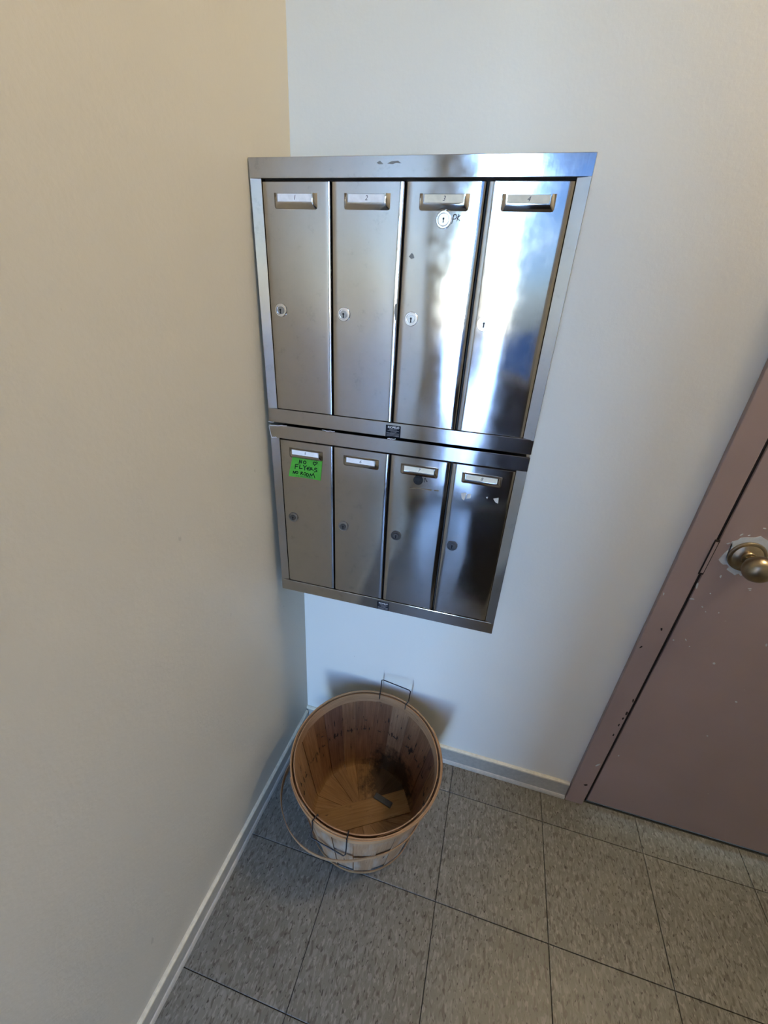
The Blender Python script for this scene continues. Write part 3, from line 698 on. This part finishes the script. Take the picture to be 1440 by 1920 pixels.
h0 = hoop('outer_rim_hoop', lambda a: (RT+0.0006, sl*.03), BH-0.026, BH+0.003, 0.0034, 'hoop', wob=0.0007, seed=1)
hoop('outer_rim_band', lambda a: (RT+0.0042, sl*.024), BH-0.022, BH+0.001, 0.0028, 'hoop', math.radians(215), math.radians(400), wob=0.0012, seed=5)
hoop('inner_rim_hoop', lambda a: (RT-0.0085, sl*.03), BH-0.027, BH+0.001, 0.0030, 'hoop_in', wob=0.0006, seed=2)
hoop('bottom_hoop', lambda a: (rad(0.03)+0.001, sl*.016), 0.014, 0.030, 0.0022, 'stave_b', wob=0.0006, seed=3)
# sprung middle hoop: tight on the right, standing off the staves on the left
def midr(a):
    d = (math.degrees(a)-205) % 360
    d = min(d, 360-d)
    out = 0.060*max(0, math.cos(math.radians(min(90, d*1.05))))**1.3
    return (rad(0.165)+0.001+out, sl*.014)
hoop('middle_hoop', midr, 0.153, 0.170, 0.0020, 'hoop', math.radians(110), math.radians(395), n=90, wob=0.0010, seed=4)
# wide slat across the inside bottom
A = on_z(598, 1541, .018)-Vector((BX, BY, 0)); B = on_z(792, 1490, .018)-Vector((BX, BY, 0))
dv = (B-A).normalized(); ww = 0.036; nv = Vector((-dv.y, dv.x, 0)); v = []; f = []; uv = []
mid = Vector((0.004, -0.004, 0)); Ls = RB-0.012; nseg = 10
for i in range(nseg+1):
    t = -1+2*i/nseg; x = t*Ls; hw_ = min(ww, math.sqrt(max(1e-6, (RB-.004)**2-x*x)))
    z = 0.0128+0.004*t*t
    for s in (-1, 1):
        for th in (0, .0022):
            q = mid+dv*x+nv*(s*hw_); v.append((q.x, q.y, z+th)); uv.append((s*hw_+3, x+5))
for i in range(nseg):
    b = i*4; f += [(b, b+4, b+6, b+2), (b+1, b+3, b+7, b+5), (b, b+1, b+5, b+4), (b+2, b+6, b+7, b+3)]
f += [(0, 2, 3, 1), (nseg*4, nseg*4+1, nseg*4+3, nseg*4+2)]
mesh('bottom_slat', v, f, 'slat', bk, uv)
# staples: little dark wires through rim, middle and bottom rows
for k in range(NS):
    a = 2*math.pi*(k+.5)/NS
    for (z, r, ln, out) in ((BH-0.012, RT-0.0090, 0.0045, 0), (0.165, rad(.165)-0.0062, 0.005, 0), (0.205, rad(.205)-0.0062, .004, 0)):
        if z == 0.205 and k % 3: continue
        aa = a+rs.uniform(-.03, .03); zz = z+rs.uniform(-.003, .003)
        ta = Vector((-math.sin(aa), math.cos(aa), 0)); ra = Vector((math.cos(aa), math.sin(aa), 0)); c = ra*r+Vector((0, 0, zz))
        tl = rs.uniform(-.5, .5)
        dd = (ta*math.cos(tl)+Vector((0, 0, 1))*math.sin(tl))*ln
        tube('staple', [c-dd+ra*.001, c-dd-ra*.0006, c+dd-ra*.0006, c+dd+ra*.001], 0.0010, 'wire', bk, 5)
# wire handles
def handle(pts): tube('wire_handle', pts, 0.0017, 'wire', bk, 8)
O = Vector((BX, BY, 0))
def back_handle():
    a1 = on_z(712, 1304, BH)-O; a2 = on_z(761, 1323, BH)-O
    s1 = a1.normalized(); s2 = a2.normalized()
    s1 = Vector((a1.x, a1.y, 0)).normalized(); s2 = Vector((a2.x, a2.y, 0)).normalized()
    p1 = s1*(RT-.010); p2 = s2*(RT-.010); q1 = s1*(RT+.0085); q2 = s2*(RT+.0085)
    Z = lambda q, z: Vector((q.x, q.y, z))
    top = BH+0.052
    handle([Z(p1, BH-.016), Z(p1, BH+.0045), Z(q1, BH+.0065), Z(q1*1.01, BH+.03), Z(q1*1.02, top-.004), Z(q1*1.02+(q2-q1)*.06, top), Z(q2*1.02+(q1-q2)*.06, top), Z(q2*1.02, top-.004), Z(q2*1.01, BH+.03), Z(q2, BH+.0065), Z(p2, BH+.0045), Z(p2, BH-.016)])
back_handle()
def front_handle():
    a1 = on_z(587, 1540, BH)-O; a2 = on_z(651, 1572, BH)-O
    s1 = Vector((a1.x, a1.y, 0)).normalized(); s2 = Vector((a2.x, a2.y, 0)).normalized()
    Z = lambda q, z: Vector((q.x, q.y, z)); o1 = s1*(RT+.0095); o2 = s2*(RT+.0095)
    handle([Z(s1*(RT-.011), BH-.006), Z(s1*(RT-.0105), BH+.0045), Z(o1, BH+.0055), Z(o1, BH-.03), Z(s1*(RT+.016), BH-.050), Z(s1*(RT+.019)+(o2-o1)*.05, BH-.055),
            Z(s2*(RT+.019)-(o2-o1)*.05, BH-.055), Z(s2*(RT+.016), BH-.050), Z(o2, BH-.03), Z(o2, BH+.0055), Z(s2*(RT-.0105), BH+.0045), Z(s2*(RT-.011), BH-.006)])
front_handle()

# things lying in the basket
q1, q2 = on_z(703, 1491, .0175), on_z(734, 1511, .0175)
c = (q1+q2)/2; ang = math.atan2(q2.y-q1.y, q2.x-q1.x)
st = tag(empty('plastic_strip', (c.x, c.y, .0165), (0, 0, ang)), 'small dark grey strip lying inside the basket', 'strip')
ll = (q2-q1).length/2
boxes('strip_body', [(-ll, ll, -.0095, .0095, 0.0, .004)], 'grey_plastic', st, bev=.001)
boxes('strip_ridge', [(ll-.006, ll-.002, -.0085, .0085, .0035, .0052)], 'grey_plastic', st, bev=.0004)
for i, (x, y, s) in enumerate([(585.5, 1519, .0042), (586.5, 1508, .0022)]):
    q = on_z(x, y, .0175)
    pp = []
    for k in range(7):
        a = 2*math.pi*k/7; pp.append((s*math.cos(a)*random.uniform(.7, 1.2), s*1.3*math.sin(a)*random.uniform(.7, 1.2)))
    o = mesh('paper_scrap', [(a, b, 0) for a, b in pp]+[(a*.9, b*.9, .0015) for a, b in pp], [tuple(range(7)), tuple(range(7, 14))]+[(k, (k+1) % 7, 7+(k+1) % 7, 7+k) for k in range(7)], 'card_white', None)
    o.location = (q.x, q.y, .0145)
    tag(o, ['larger of two tiny white paper scraps inside the basket', 'smaller of two tiny white paper scraps inside the basket'][i], 'paper scrap')

# ------------------------------------------------------------------ wall lamp (warm) above the door
lp = tag(empty('wall_lamp', (LAMP_P[0], 0, LAMP_P[2])), 'warm glowing globe lamp on the wall above the brown door', 'lamp')
lathe('lamp_plate', [(0.062, 0.0), (0.062, 0.012), (0.050, 0.020), (0.022, 0.024)], 'alu', lp, 32)
me_, nte, be = newmat('warm_lamp_glass'); be.inputs['Base Color'].default_value = (0.9, 0.85, 0.75, 1)
be.inputs['Emission Color'].default_value = (*LAMP_C, 1); be.inputs['Emission Strength'].default_value = LAMP_W; M['lampglass'] = me_
R0 = 0.080; yl = -LAMP_P[1]
lathe('lamp_neck', [(0.022, 0.020), (0.022, yl-R0+0.01), (0.034, yl-R0+0.012)], 'alu', lp, 24)
lathe('lamp_globe', [(max(0.001, R0*math.sin(math.pi*k/16)), yl-R0*math.cos(math.pi*k/16)) for k in range(17)], 'lampglass', lp, 32)
